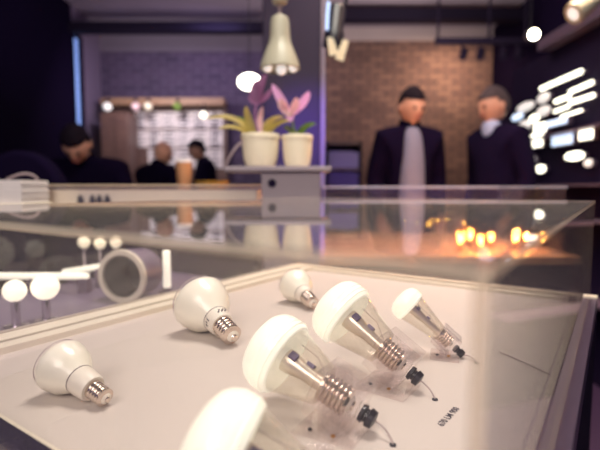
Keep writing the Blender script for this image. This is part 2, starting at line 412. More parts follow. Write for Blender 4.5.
    p0 = gl + d * .008; hole = Vector((p0.x + d.x * .020 - .002, p0.y - .018, Z0 + .001))
    p1 = p0 + d * .014 + Vector((0, 0, .003))
    if p0.z < Z0 + .004: p0.z = Z0 + .004
    p1.z = max(p1.z, Z0 + .006)
    obj('lead_wire', TB(bez(p0, p1, hole, 12), .0009, 8), M['wire'], hd)
    obj('grommet', LT([(0, .0032), (.0012, .0030), (.0016, .0014)], 16, Matrix.Translation((hole.x, hole.y, Z0))), M['blackrub'], hd)
    return root
L1 = 'blurred lit reflector bulb nearest the camera, cut by the bottom edge'
L2 = 'large lit white domed bulb at bottom centre, second from the front'
L3 = 'large lit white domed bulb in the middle of the row, behind the second bulb'
L4 = 'smallest lit domed bulb with a narrow clear neck, at the far end'
HL = {L1: 'blurred clear acrylic holder under the nearest bulb, mostly below the picture edge',
      L2: 'clear acrylic holder with black cable end at the bottom centre beside the printed lettering',
      L3: 'clear acrylic holder gripping the middle bulb, its black cable end next to the board',
      L4: 'smallest clear acrylic holder with black cable end, under the narrow necked bulb'}
led_bulb(217, 446, .050, 325, 503, .018, .041, .100, .0145, L1)
led_bulb(273, 350, .060, 360, 411, .0190, .040, .098, .0150, L2)
led_bulb(338, 309, .078, 409, 371, .0215, .040, .102, .0142, L3)
led_bulb(405, 302, .070, 452, 345, .0165, .0235, .082, .0092, L4, rn=.0125, n=4)

# ------------------------------------------------------------------ room shell
RX0, RX1, RY0, RY1, CH = -2.8, 2.7, -2.6, 6.6, 3.36
struct('floor', B(RX0 - .1, RX1 + .1, RY0, RY1 + .1, -.1, 0), M['floor'], smooth=False)
struct('ceiling', B(RX0 - .1, RX1 + .1, RY0, RY1 + .1, CH, CH + .1), M['ceil'], smooth=False)
XS = .30
struct('wall_back_brick', B(XS, RX1, RY1, RY1 + .1, 0, 3.18), M['brick1'], smooth=False)
struct('wall_back_left', B(RX0, XS, RY1, RY1 + .1, 0, 3.03), M['brick2'], smooth=False)
struct('trim_1', B(XS, RX1, RY1, RY1 + .1, 3.18, CH), M['band'], smooth=False)
struct('trim_5', B(RX0, XS, RY1, RY1 + .1, 3.03, CH), mat('darker_soffit', (104, 94, 108), .9, noise=.12, nscale=2), smooth=False)  # soffit strip, darker on the left than on the right
bm = B(RX0 - .1, RX0, RY0, 5.80, 0, CH); struct('wall_left', bm, M['darkwall'], smooth=False)
bm = bmesh.new(); box(bm, RX0 - .1, RX0, 6.06, RY1, 0, CH); box(bm, RX0 - .1, RX0, 5.80, 6.06, 0, 1.7); box(bm, RX0 - .1, RX0, 5.80, 6.06, 3.05, CH)
struct('wall_left_alcove', bm, M['greytop'], smooth=False)
w_ = struct('window_1', B(RX0 - .06, RX0 - .04, 5.80, 6.06, 1.7, 3.05), M['e_win'], smooth=False)
bm = bmesh.new()
for y in (5.80, 6.03): box(bm, RX0 - .05, RX0 + .01, y, y + .03, 1.7, 3.05)
for z in (1.7, 3.02): box(bm, RX0 - .05, RX0 + .01, 5.83, 6.03, z, z + .03)
obj('window_frame', bm, M['darkwall'], w_, smooth=False)
struct('wall_right', B(RX1, RX1 + .1, RY0, RY1, 0, CH), M['darkwall'], smooth=False)
# ceiling beams
struct('trim_2', B(RX0, -.2, 5.70, 5.86, 3.02, 3.13), M['beam'], smooth=False)
struct('trim_3', B(.20, RX1, 5.70, 5.86, 3.15, 3.29), M['beam'], smooth=False)
# column
cx0, cx1 = on_y(263, 100, 3.5).x, on_y(321, 100, 3.5).x
struct('column', B(cx0, cx1, 3.5, 4.0, 0, CH), M['column'], smooth=False, bevel=.01)
struct('trim_4', B(cx1 + .001, cx1 + .028, 3.49, 3.53, 0, CH), M['colstrip'], smooth=False)

# ------------------------------------------------------------------ people
def skinmesh(V, E_, voxel=None, subdiv=2, extra=None, smooth_it=0):
    me = bpy.data.meshes.new('sk'); me.from_pydata([v[0] for v in V], E_, []); me.update()
    o = bpy.data.objects.new('sk', me); col.objects.link(o)
    md = o.modifiers.new('s', 'SKIN'); md.use_smooth_shade = True
    for i, v in enumerate(V):
        r = v[1]; me.skin_vertices[0].data[i].radius = (r, r) if not isinstance(r, tuple) else r
        me.skin_vertices[0].data[i].use_root = (i == 0)
    sb = o.modifiers.new('ss', 'SUBSURF'); sb.levels = subdiv; sb.render_levels = subdiv
    dg = bpy.context.evaluated_depsgraph_get(); dg.update()
    m2 = bpy.data.meshes.new_from_object(o.evaluated_get(dg))
    bm = bmesh.new(); bm.from_mesh(m2); bpy.data.objects.remove(o); bpy.data.meshes.remove(me); bpy.data.meshes.remove(m2)
    if extra is not None:
        tmp = bpy.data.meshes.new('x'); extra.to_mesh(tmp); bm.from_mesh(tmp); bpy.data.meshes.remove(tmp); extra.free()
    if voxel:
        m3 = bpy.data.meshes.new('v'); bm.to_mesh(m3); bm.free()
        o = bpy.data.objects.new('v', m3); col.objects.link(o)
        rm = o.modifiers.new('r', 'REMESH'); rm.mode = 'VOXEL'; rm.voxel_size = voxel
        if smooth_it: s_ = o.modifiers.new('sm', 'SMOOTH'); s_.iterations = smooth_it; s_.factor = .5
        dg = bpy.context.evaluated_depsgraph_get(); dg.update()
        m4 = bpy.data.meshes.new_from_object(o.evaluated_get(dg)); bm = bmesh.new(); bm.from_mesh(m4)
        bpy.data.objects.remove(o); bpy.data.meshes.remove(m3); bpy.data.meshes.remove(m4)
    return bm
def head_pt(x, y, z, hair=False):
    """unit sphere point -> head shape; face looks along -Y"""
    X, Y, Z = x * .077, y * .098, z * .118
    if z < 0:
        X *= 1 - .30 * (-z) ** 1.3; Y *= (1 - .16 * (-z)) ; Y -= .012 * (-z)
    if y < 0 and not hair:
        if abs(x) < .16 and -.38 < z < .12: Y -= .022 * (1 - abs(x) / .16) * (1 - (z - (-.32)) / .5 if z > -.32 else (z + .38) / .06 if z > -.38 else 0)  # nose
        if abs(x) < .75 and .05 < z < .25: Y -= .004                                       # brow
        if abs(abs(x) - .38) < .2 and -.12 < z < .06: Y += .008                            # eye sockets
        if abs(x) < .3 and z < -.78: Y -= .008                                             # chin
    return Vector((X, Y, Z))
def head_bm(Mh):
    bm = bmesh.new(); bmesh.ops.create_uvsphere(bm, u_segments=64, v_segments=48, radius=1)
    for v in bm.verts: v.co = head_pt(*v.co)
    for sx in (-1, 1):
        b2 = bmesh.ops.create_uvsphere(bm, u_segments=14, v_segments=10, radius=1)['verts']
        for v in b2: v.co = Vector((v.co.x * .010 + sx * .079, v.co.y * .018 + .012, v.co.z * .031 - .008))
    bm.transform(Mh); return bm
def hair_bm(Mh, low=-.40, front=.40):
    bm = bmesh.new(); bmesh.ops.create_uvsphere(bm, u_segments=40, v_segments=32, radius=1)
    dele = []
    for f in bm.faces:
        c = f.calc_center_median(); lim = front if c.y < -.25 else (front + (low - front) * min(1, (c.y + .25) / .7))
        if c.z < lim: dele.append(f)
    bmesh.ops.delete(bm, geom=dele, context='FACES')
    for v in bm.verts:
        n = v.co.copy(); s = 1.09 + .02 * math.sin(9 * n.x + 5 * n.y) * math.sin(7 * n.z)
        p = head_pt(n.x, n.y, n.z, True); v.co = Vector((p.x * s, p.y * s, p.z * (s + .03)))
    r = bmesh.ops.solidify(bm, geom=bm.faces[:], thickness=.012)
    bm.transform(Mh); return bm
def person(name, label, x, y, face, H=1.78, sit=None, bow=0, turn=0, arms='down', jacket='jacket', shirt=None, hair='hair', wide=1.0, lean=0, bald=False):
    """face: heading of the chest (0 looks at -Y, the camera); sit = seat height or None"""
    k = H / 1.78
    root = thing(name, label, 'person', at(x, y, 0, face))
    R = Matrix.Translation((x, y, 0)) @ Matrix.Rotation(face, 4, 'Z')
    P = lambda a, b, c: Vector((a * k, b * k, c * k))
    if sit is None: pz = .945
    else: pz = sit / k + .10
    ln = math.sin(lean)
    def up(h, fwd=0): return P(0, -(h * ln) + fwd, pz + h * math.cos(lean))
    V = []; E_ = []
    def add(p, r, par=None):
        V.append((p, r)); i = len(V) - 1
        if par is not None: E_.append((par, i))
        return i
    pel = add(up(0), (.135 * k, .10 * k)); wai = add(up(.16), (.125 * k, .095 * k), pel); che = add(up(.34), (.155 * k * wide, .105 * k), wai)
    shb = add(up(.47), (.11 * k, .08 * k), che); nk = add(up(.54), .058 * k, shb)
    hb = up(.54) + P(0, -.03 * bow, .0); nk2 = add(up(.61) + P(0, -.05 * bow, -.01 * bow), .054 * k, nk)
    hc = up(.685) + P(0, -.02 - .11 * bow, .012 - .05 * bow)
    arm = {}
    for s in (-1, 1):
        sh = add(up(.475) + P(s * .150 * wide, 0, 0), .058 * k, shb); b0 = up(.465) + P(s * .185 * wide, 0, 0)
        if arms == 'down': el = b0 + P(s * .045, .03, -.27); wr = el + P(-s * .01, -.06, -.25); hd = (wr - el).normalized()
        elif arms == 'pocket': el = b0 + P(s * .035, .05, -.27); wr = el + P(-s * .030, -.13, -.20); hd = (wr - el).normalized()
        else: el = b0 + P(s * .05, -.10, -.25); wr = el + P(-s * .10, -.24, -.01); hd = (wr - el).normalized()
        e = add(el, .045 * k, sh); w = add(wr, .029 * k, e); arm[s] = (b0, el, wr, hd, w, sh, e)
        pm = add(wr + hd * .05 * k, (.036 * k, .018 * k), w); pe = add(wr + hd * .085 * k, (.038 * k, .015 * k), pm)
        side = hd.cross(Vector((0, 1, 0)) if abs(hd.y) < .8 else Vector((0, 0, 1))).normalized(); curl = side.cross(hd).normalized() * -1
        for q, (off, ln_) in enumerate(((-.027, .062), (-.009, .074), (.009, .070), (.026, .055))):
            b_ = wr + hd * .088 * k + side * off * k
            f1 = add(b_, .0095 * k, pe); f2 = add(b_ + hd * ln_ * .55 * k + curl * .008 * k, .0085 * k, f1); add(b_ + hd * ln_ * .95 * k + curl * .028 * k, .0075 * k, f2)
        tb = add(wr + hd * .035 * k - side * .034 * k, .011 * k, pm); add(wr + hd * .075 * k - side * .052 * k + curl * .012 * k, .0095 * k, tb)
    leg = {}
    for s in (-1, 1):
        hp = up(-.03) + P(s * .095, 0, 0)
        if sit is None: kn = P(s * .105, -.015, .50); an = P(s * .11, .02, .09); to = an + P(s * .02, -.17, -.05)
        else:
            kn = up(-.05) + P(s * .13, -.42, 0); fz = max(.09, (sit / k - .46) + .09); an = Vector((kn.x, kn.y + .06 * k, fz * k)); to = an + P(0, -.16, -.05)
        a = add(hp, .088 * k, pel); b_ = add(kn, .058 * k, a); c_ = add((kn + an) / 2 + P(0, .02, .03), .053 * k, b_); d_ = add(an, .036 * k, c_); add(to, .03 * k, d_)
        leg[s] = (hp, kn, an, to)
    Mh = Matrix.Translation(hc) @ Matrix.Rotation(turn, 4, 'Z') @ Matrix.Rotation(bow * .75, 4, 'X') @ Matrix.Scale(k * .98, 4)
    bm = skinmesh(V, E_, .009, 2, head_bm(Mh), 2); bm.transform(R)
    body = obj('body', bm, M['skin'], root)
    for s in (-1, 1):
        bm = bmesh.new(); bmesh.ops.create_uvsphere(bm, u_segments=12, v_segments=8, radius=.011); bm.transform(R @ Mh @ Matrix.Translation((s * .029, -.088, -.004)))
        obj('eye', bm, M['eye'], body)
    bm = bmesh.new(); tube(bm, [Vector((-.022, -.086, -.062)), Vector((0, -.096, -.060)), Vector((.022, -.086, -.062))], [.003, .006, .003], 8); bm.transform(R @ Mh); obj('lips', bm, M['lip'], body)
    if not bald:
        bm = hair_bm(Mh); bm.transform(R); obj('hair', bm, M[hair], root)
    # jacket
    JV = []; JE = []
    def ja(p, r, par=None):
        JV.append((p, r)); i = len(JV) - 1
        if par is not None: JE.append((par, i))
        return i
    j0 = ja(up(-.12), (.165 * k, .125 * k)) if sit is None else ja(up(.0), (.165 * k, .13 * k))
    j1 = ja(up(.14), (.150 * k, .118 * k), j0); j2 = ja(up(.33), (.175 * k * wide, .128 * k), j1); j3 = ja(up(.505), (.160 * k, .110 * k), j2); j4 = ja(up(.575), (.088 * k, .085 * k), j3)
    for s in (-1, 1):
        b0, el, wr, hd, *_ = arm[s]
        q = ja(up(.485) + P(s * .155 * wide, 0, 0), .094 * k, j3); e = ja(el, .062 * k, q); ja(wr - hd * .01, .046 * k, e)
    bm = skinmesh(JV, JE, .012, 2, None, 2); bm.transform(R); obj('jacket', bm, M[jacket], root)
    cl = LT([(0, .068 * k), (.02 * k, .072 * k), (.05 * k, .064 * k), (.052 * k, .058 * k), (.0, .056 * k)], 24, Matrix.Translation(up(.565) + P(0, -.005, -.01)) @ Matrix.Rotation(.25 + lean, 4, 'X'))
    cl.transform(R); obj('collar', cl, M[jacket], root)
    if shirt == 'bluecollar':
        bm = skinmesh([(up(.46) + P(0, -.055, 0), (.06 * k, .055 * k)), (up(.555) + P(0, -.04, 0), (.074 * k, .070 * k)), (up(.605) + P(0, -.04, 0), (.068 * k, .066 * k))], [(0, 1), (1, 2)], None, 2); bm.transform(R); obj('shirt', bm, M[shirt], root)
    elif shirt:
        SV = [(up(-.10) + P(0, -.075, 0), (.100 * k, .075 * k)), (up(.14) + P(0, -.070, 0), (.095 * k, .075 * k)), (up(.33) + P(0, -.080, 0), (.085 * k, .070 * k)), (up(.47) + P(0, -.080, 0), (.070 * k, .064 * k)), (up(.565) + P(0, -.035, 0), (.060 * k, .062 * k))]
        bm = skinmesh(SV, [(0, 1), (1, 2), (2, 3), (3, 4)], None, 2); bm.transform(R); obj('shirt', bm, M[shirt], root)
    TV = []; TE = []
    def ta(p, r, par=None):
        TV.append((p, r)); i = len(TV) - 1
        if par is not None: TE.append((par, i))
        return i
    t0_ = ta(up(.02), (.15 * k, .115 * k)); 
    for s in (-1, 1):
        hp, kn, an, to = leg[s]
        a = ta(hp, .104 * k, t0_); b_ = ta(kn, .075 * k, a); c_ = ta((kn + an) / 2, .066 * k, b_); ta(an + P(0, 0, -.01), .055 * k, c_)
    bm = skinmesh(TV, TE, .012, 2, None, 2); bm.transform(R); obj('trousers', bm, M['trousers'], root)
    for s in (-1, 1):
        hp, kn, an, to = leg[s]
        z0 = an.z - .09 * k
        bm = bmesh.new(); bmesh.ops.create_uvsphere(bm, u_segments=20, v_segments=12, radius=1)
        for v in bm.verts:
            v.co = Vector((v.co.x * .046 * k, v.co.y * .135 * k, max(-.4, v.co.z) * (.055 + .03 * (v.co.y > 0) * v.co.y) * k))
            v.co += Vector((an.x, an.y - .06 * k, z0 + .022 * k))
        bm.transform(R); obj('shoe', bm, M['shoe'], root)
    return root
p = on_y(409, 120, 3.0)
person('person', 'standing dark-haired person in an open navy jacket over a light grey shirt', p.x, 3.0, math.radians(4), 1.79, bow=.25, turn=math.radians(14), arms='pocket', shirt='shirt', wide=.98)
p = on_y(499, 120, 3.0)
person('person', 'standing grey-haired person seen in profile in a dark jacket with pale collar', p.x, 3.02, math.radians(-66), 1.80, bow=.15, turn=math.radians(-14), arms='pocket', jacket='jacket2', shirt='bluecollar', hair='hairg', wide=.95)
p = on_y(86, 140, 3.15)
person('person', 'seated person with bowed head and dark clothes at the far left', p.x, 3.2, math.radians(8), 1.9, sit=.62, bow=1.0, arms='front', lean=.18, wide=1.25)
p = on_y(150, 150, 4.1)
person('person', 'seated bald person in dark clothes turned towards the price board', p.x, 4.1, math.radians(150), 1.70, sit=.70, bow=.3, arms='front', bald=True, lean=.15, wide=1.1)
p = on_y(209, 150, 5.3)
person('person', 'seated dark-haired person facing left beside the price board', p.x, 5.3, math.radians(-70), 1.78, sit=.78, bow=.4, arms='front', lean=.1)

# stools under the three seated people
def stool(x, y, h, label):
    r = thing('bar_stool', label, 'stool', at(x, y, 0), 'bar stools')
    obj('seat', LT([(h - .045, .0), (h - .045, .15), (h - .03, .17), (h - .008, .17), (h, .15), (h, 0)], 32, cap=False), M['black'], r, world=False)
    for q in range(4):
        a = q * PI / 2 + PI / 4
        obj('leg', TB([Vector((.11 * math.cos(a), .11 * math.sin(a), h - .04)), Vector((.2 * math.cos(a), .2 * math.sin(a), 0))], .012), M['beam'], r, world=False)
    obj('foot_ring', TB([Vector((.178 * math.cos(q * PI / 16), .178 * math.sin(q * PI / 16), .22)) for q in range(33)], .008, 8), M['beam'], r, world=False)
for (px, y, h, l) in ((86, 3.17, .62, 'dark bar stool under the person with bowed head'), (150, 4.1, .70, 'dark bar stool under the bald person'), (209, 5.3, .78, 'dark bar stool under the dark-haired person by the price board')):
    stool(on_y(px, 150, y).x, y + .03, h - .02, l)

# ------------------------------------------------------------------ neighbouring tables and cases
def table(name, label, x0, x1, y0, y1, ztop, m, legm, mtx=None, th=.03, legs=True, apron=.12):
    c = Vector(((x0 + x1) / 2, (y0 + y1) / 2, 0))
    r = thing(name, label, 'table', (mtx or Matrix()) @ Matrix.Translation(c))
    hx, hy = (x1 - x0) / 2, (y1 - y0) / 2
    obj('table_top', B(-hx, hx, -hy, hy, ztop - th, ztop), m, r, world=False, smooth=False, bevel=.003)
    bm = bmesh.new()
    for s in (-1, 1):
        box(bm, -hx + .03, hx - .03, s * (hy - .04) - .01, s * (hy - .04) + .01, ztop - th - apron, ztop - th)
        box(bm, s * (hx - .04) - .01, s * (hx - .04) + .01, -hy + .05, hy - .05, ztop - th - apron, ztop - th)
    obj('apron', bm, legm, r, world=False, smooth=False)
    for sx in (-1, 1):
        for sy in (-1, 1):
            obj('leg', B(sx * (hx - .055) - .025, sx * (hx - .055) + .025, sy * (hy - .055) - .025, sy * (hy - .055) + .025, 0, ztop - th), legm, r, world=False, smooth=False, bevel=.002)
    return r
ZT = .870
table('side_table', 'tan wooden table behind the clear cover carrying the glowing filament bulbs', .02, 1.06, 1.70, 2.66, ZT, M['tan'], M['plinth'], apron=.5)
# mauve table along the far left side of the display, in the display's own direction
ZL = .860
table('side_table', 'mauve topped table along the left side of the white display table', -W - .52, -W - .035, -.45, D - .10, ZL, M['greytop'], M['plinth'], mtx=CM)
table('bar_table', 'tall dark table in front of the seated people, holding the paper cup', -.98, -.46, 2.14, 2.44, 1.10, M['plinth'], M['beam'], th=.04)

# low white tray case at left, on its own pedestal
def cbox(name, label, cat, x0, x1, y0, y1, z0, z1, zfoot):
    r = thing(name, label, cat, at((x0 + x1) / 2, (y0 + y1) / 2, 0))
    return r
x0, x1 = on_y(26, 190, 1.60).x, on_y(262, 190, 1.60).x
zt_, zb_ = 1.139, 1.068
r = thing('display_case', 'long low white display case behind the clear cover at left', 'display case', at((x0 + x1) / 2, 1.78, 0))
obj('pedestal_base', B(x0 + .03, x1 - .03, 1.63, 1.94, 0, zb_ - .012), M['plinth'], r, smooth=False, bevel=.004)
obj('tray', B(x0, x1, 1.60, 1.97, zb_ - .012, zb_), M['rail'], r, smooth=False, bevel=.002)
bm = bmesh.new()
for (a, b, c, d) in ((x0, x1, 1.60, 1.606), (x0, x1, 1.964, 1.97), (x0, x0 + .006, 1.606, 1.964), (x1 - .006, x1, 1.606, 1.964)): box(bm, a, b, c, d, zb_, zt_ - .006)
obj('clear_side', bm, M['acrylic'], r, smooth=False)
obj('clear_lid', B(x0, x1, 1.60, 1.97, zt_ - .006, zt_), M['acrylic_edge'], r, smooth=False)
obj('inner_step', B(x0 + .02, x1 - .02, 1.625, 1.94, zb_, zt_ - .018), M['rail'], r, smooth=False, bevel=.002)
# small dark fittings shown in front of the step
for i, (px, w_) in enumerate(((80, 5), (92, 3), (99, 3), (107, 5))):
    q = on_y(px, 196, 1.615)
    solo('lamp_fitting', LT([(0, .008), (.002, .009 + w_ * .0006), (.02, .007 + w_ * .0006), (.034, .004)], 20, Matrix.Translation((q.x, 1.6155, zb_ + .0003))), M['black'],
         'small dark lamp fitting lined up inside the low white display case', 'lamp fitting', 'dark fittings in the white case')
# leaflets at the far left edge
sx0, sx1 = on_y(-14, 190, 1.44).x, on_y(25, 190, 1.44).x
r = thing('leaflet_stand', 'dark stand under the leaflet stack at the left edge', 'stand', at((sx0 + sx1) / 2, 1.54, 0))
obj('post', B(sx0 + .03, sx1 - .02, 1.46, 1.57, .02, 1.066), M['plinth'], r, smooth=False)
obj('shelf_plate', B(sx0 - .02, sx1 + .004, 1.42, 1.592, 1.066, 1.078), M['rail'], r, smooth=False, bevel=.001)
obj('foot_plate', B(sx0 - .02, sx1 + .0, 1.42, 1.59, 0, .02), M['plinth'], r, smooth=False)
z = 1.0785
for i in range(9):
    dx = random.uniform(-.003, .003); h_ = .0082
    solo('leaflet_pad', B(sx0 + dx, sx1 + dx - .004, 1.43, 1.585, z, z + h_ - .0008), M['paper'], 'white pad of leaflets in the stack at the left picture edge', 'leaflet pad', 'stacked leaflet pads', smooth=False)
    z += h_
r = solo('hand_strap', TB(bez((sx0 + .01, 1.53, z + .003), (sx0 + .09, 1.52, z + .040), (sx1 - .02, 1.55, z + .003), 14), .004, 8), M['stemgrey'], 'thin dark looped strap lying on top of the leaflet stack', 'strap')

# second clear case with filament bulbs on the tan table
r = thing('display_case', 'clear acrylic display case on the tan table behind, with thin bright rims', 'display case', at(.57, 1.9, ZT))
ax0, ax1, ay0, ay1, az0, az1 = .083, 1.02, 1.76, 2.36, ZT + .0003, 1.134
def ap(nm, a, b, c, d, e, f, m='acrylic2'): obj(nm, B(a, b, c, d, e, f), M[m], r, smooth=False)
ap('lid', ax0, ax1, ay0, ay1, az1 - .008, az1)
ap('lid_rim', ax0, ax1, ay0 - .006, ay0, az1 - .007, az1, 'rim2')
ap('lid_rim', ax0, ax1, ay1, ay1 + .006, az1 - .007, az1, 'rim2')
ap('side_sheet', ax0, ax0 + .006, ay0, ay1, az0, az1 - .008); ap('side_sheet', ax1 - .006, ax1, ay0, ay1, az0, az1 - .008)
ap('side_sheet', ax0 + .006, ax1 - .006, ay0, ay0 + .006, az0, az1 - .008); ap('side_sheet', ax0 + .006, ax1 - .006, ay1 - .006, ay1, az0, az1 - .008)
def filament(px, py, y, s, label):
    p = on_y(px, py, y)
    r = thing('filament_bulb', label, 'filament bulb', at(p.x, y, ZT + .0006), 'glowing filament bulbs in the second case')
    obj('socket_stand', LT([(0, .032 * s), (.006, .032 * s), (.008, .016 * s), (.030 * s, .016 * s), (.032 * s, .013 * s)], 28), M['brass'], r, world=False)
    obj('envelope', LT([(.030 * s, .012 * s), (.045 * s, .018 * s), (.070 * s, .034 * s), (.090 * s, .040 * s), (.110 * s, .035 * s), (.125 * s, .020 * s), (.130 * s, 0)], 32, cap=False), M['amber'], r, world=False)
    for k in range(4):
        a = k * PI / 2 + .4
        obj('filament', TB([Vector((.008 * s * math.cos(a), .008 * s * math.sin(a), .045 * s)), Vector((.016 * s * math.cos(a), .016 * s * math.sin(a), .105 * s))], .0011, 6), M['e_fil'], r, world=False)
for i, (px, y, s, l) in enumerate(((461, 1.86, .74, 'glowing orange filament bulb at the left end of the second clear case, front row'), (470, 2.02, .72, 'glowing orange filament bulb in the back row of the second clear case'),
                                   (481, 1.84, .62, 'smaller glowing orange filament bulb just right of the front left one'), (516, 1.90, .80, 'glowing orange filament bulb at the right, larger and apart from the others'),
                                   (491, 1.98, .60, 'glowing orange filament bulb in the back row between the two front groups'), (526, 1.98, .60, 'small glowing orange filament bulb furthest right, behind the larger one'))):
    filament(px, 235, y, s, l)

# lamps on the mauve table, seen through the left side of the cover
def onL(px, d):                       # point over the left table at distance d (y), returns x
    return on_y(px, 280, d).x
gl_ = []
for (px, py, y, rr, l) in ((45, 287, .90, .026, 'lit white globe lamp on the mauve table, the larger and right one of two'), (14, 291, .86, .021, 'lit white globe lamp on the mauve table, the smaller and left one of two')):
    x = onL(px, y); r = thing('globe_lamp', l, 'lamp', at(x, y, ZL + .0003))
    zc = max(rr + .012, on_y(px, py, y).z - ZL)
    obj('foot', LT([(0, .022), (.004, .022), (.006, .008), (zc - rr + .004, .008)], 24), M['chrome'], r, world=False)
    obj('globe', LT([(zc + rr * math.sin(a), rr * math.cos(a) if abs(a) < 1.57 else 0) for a in [-PI / 2 + PI * i / 14 for i in range(15)]], 28, cap=False), mat('lit_table_globe', (255, 248, 226), .4, emit=1.2, ecol=(255, 244, 214)), r, world=False)
# horizontal lit tube and upright lit tube
q0, q1 = on_y(-30, 276, 1.16), on_y(88, 276, 1.16)
r = thing('tube_lamp', 'horizontal lit white tube lamp on low feet on the mauve table', 'lamp', at((q0.x + q1.x) / 2, 1.16, ZL + .0003))
obj('tube', TB([Vector((q0.x, 1.16, q0.z)), Vector((q1.x, 1.16, q1.z))], .009, 16), mat('lit_tube', (255, 250, 230), .4, emit=.9, ecol=(255, 248, 222)), r)
for f in (.55, .97):
    x = q0.x + (q1.x - q0.x) * f
    obj('foot', B(x - .012, x + .012, 1.145, 1.175, ZL + .0003, q0.z - .006), M['raildark'], r, smooth=False)
x = onL(167, 1.16)
r = thing('tube_lamp', 'upright lit white tube lamp behind the large opal bulb', 'lamp', at(x, 1.16, ZL + .0003))
obj('foot', LT([(0, .02), (.004, .02), (.005, .010), (.012, .010)], 24), M['raildark'], r, world=False)
obj('tube', LT([(.012, .008), (.014, .0095), (.106, .0095), (.109, .006)], 20), mat('lit_upright_tube', (255, 250, 230), .4, emit=.9, ecol=(255, 248, 222)), r, world=False)
q0, q1 = on_y(64, 272, 1.30), on_y(110, 265, 1.22)
r = thing('tube_lamp', 'short slanting lit tube lamp behind the drum lamp on the mauve table', 'lamp', at((q0.x + q1.x) / 2, 1.26, ZL + .0003))
obj('tube', TB([q0, q1], .008, 16), mat('lit_slanting_tube', (255, 250, 230), .4, emit=.9, ecol=(255, 248, 222)), r)
for f in (.2, .8):
    q = q0.lerp(q1, f)
    obj('foot', B(q.x - .010, q.x + .010, q.y - .012, q.y + .012, ZL + .0003, q.z - .006), M['raildark'], r, smooth=False)
for (px, py, y, l) in ((84, 243, 1.33, 'leftmost of three small lit bulbs added on the mauve table for cream reflections'),
                       (100, 244, 1.36, 'middle one of three small lit bulbs added on the mauve table for cream reflections'), (116, 243, 1.36, 'rightmost of three small lit bulbs added for cream reflections, above the drum lamp')):
    q = on_y(px, py, y); h_ = q.z - ZL
    r = thing('added_bulb', l, 'lamp', at(q.x, y, ZL + .0003), 'lit bulbs added for cream reflections')  # bulbs added for the soft cream reflections behind the cover
    obj('stand', LT([(0, .020), (.004, .020), (.006, .006), (h_ - .022, .006), (h_ - .020, .010), (h_ - .014, .010)], 24), M['chrome'], r, world=False)
    obj('bulb', LT([(h_ - .014, .009), (h_ - .004, .016), (h_ + .004, .018), (h_ + .014, .014), (h_ + .022, .005), (h_ + .024, 0)], 24, cap=False), mat('lit_added_bulb', (255, 246, 220), .4, emit=.6, ecol=(255, 240, 200)), r, world=False)
# arch-like hollow lamp shade, its dark mouth towards the viewer
x = onL(127, 1.08); zc = on_y(127, 290, 1.08).z
r = thing('drum_lamp', 'hollow pale drum lamp lying on the mauve table with its dark mouth forward', 'lamp', at(x, 1.08, ZL + .0003))
dm = axis_mtx(Vector((x, 1.05, ZL + .062)), Vector((.25, 1, 0)))
obj('shade', LT([(0, .052), (.0, .061), (.006, .062), (.085, .056), (.09, .05), (.088, .0)], 40, dm, cap=False), M['greytop'], r)
obj('shade_lining', LT([(.0005, .052), (.084, .048), (.085, 0)], 40, dm, cap=False), M['black'], r)
obj('rim', LT([(-.003, .050), (-.003, .062), (.003, .0635), (.003, .050)], 40, dm, cap=False), M['rail'], r)

# ------------------------------------------------------------------ pedestal with two potted plants
PY = 1.53
pl = lambda px: on_y(px, 170, PY).x
zt_ = on_y(280, 166.5, PY).z
r = thing('pedestal', 'grey pedestal with a wide top slab carrying two potted plants', 'pedestal', at(pl(290), PY + .12, 0))
obj('top_slab', B(pl(225), pl(331), PY - .02, PY + .155, zt_ - .016, zt_), M['greystone'], r, smooth=False, bevel=.003)
bm = bmesh.new()
vs = [bm.verts.new(v) for v in ((pl(267), PY + .03, 0), (pl(316), PY + .03, 0), (pl(316), PY + .12, 0), (pl(267), PY + .12, 0), (pl(261), PY, zt_ - .0165), (pl(321), PY, zt_ - .0165), (pl(321), PY + .14, zt_ - .0165), (pl(261), PY + .14, zt_ - .0165))]
for f in ((0, 1, 2, 3), (4, 5, 6, 7), (0, 1, 5, 4), (1, 2, 6, 5), (2, 3, 7, 6), (3, 0, 4, 7)): bm.faces.new([vs[i] for i in f])
obj('column_body', bm, M['greystone'], r, smooth=False, bevel=.004)
obj('cable_port', LT([(0, .014), (.004, .014), (.004, .010)], 24, axis_mtx(Vector((pl(272), PY + .001, zt_ - .055)), Vector((0, -1, 0)))), M['plinth'], r)

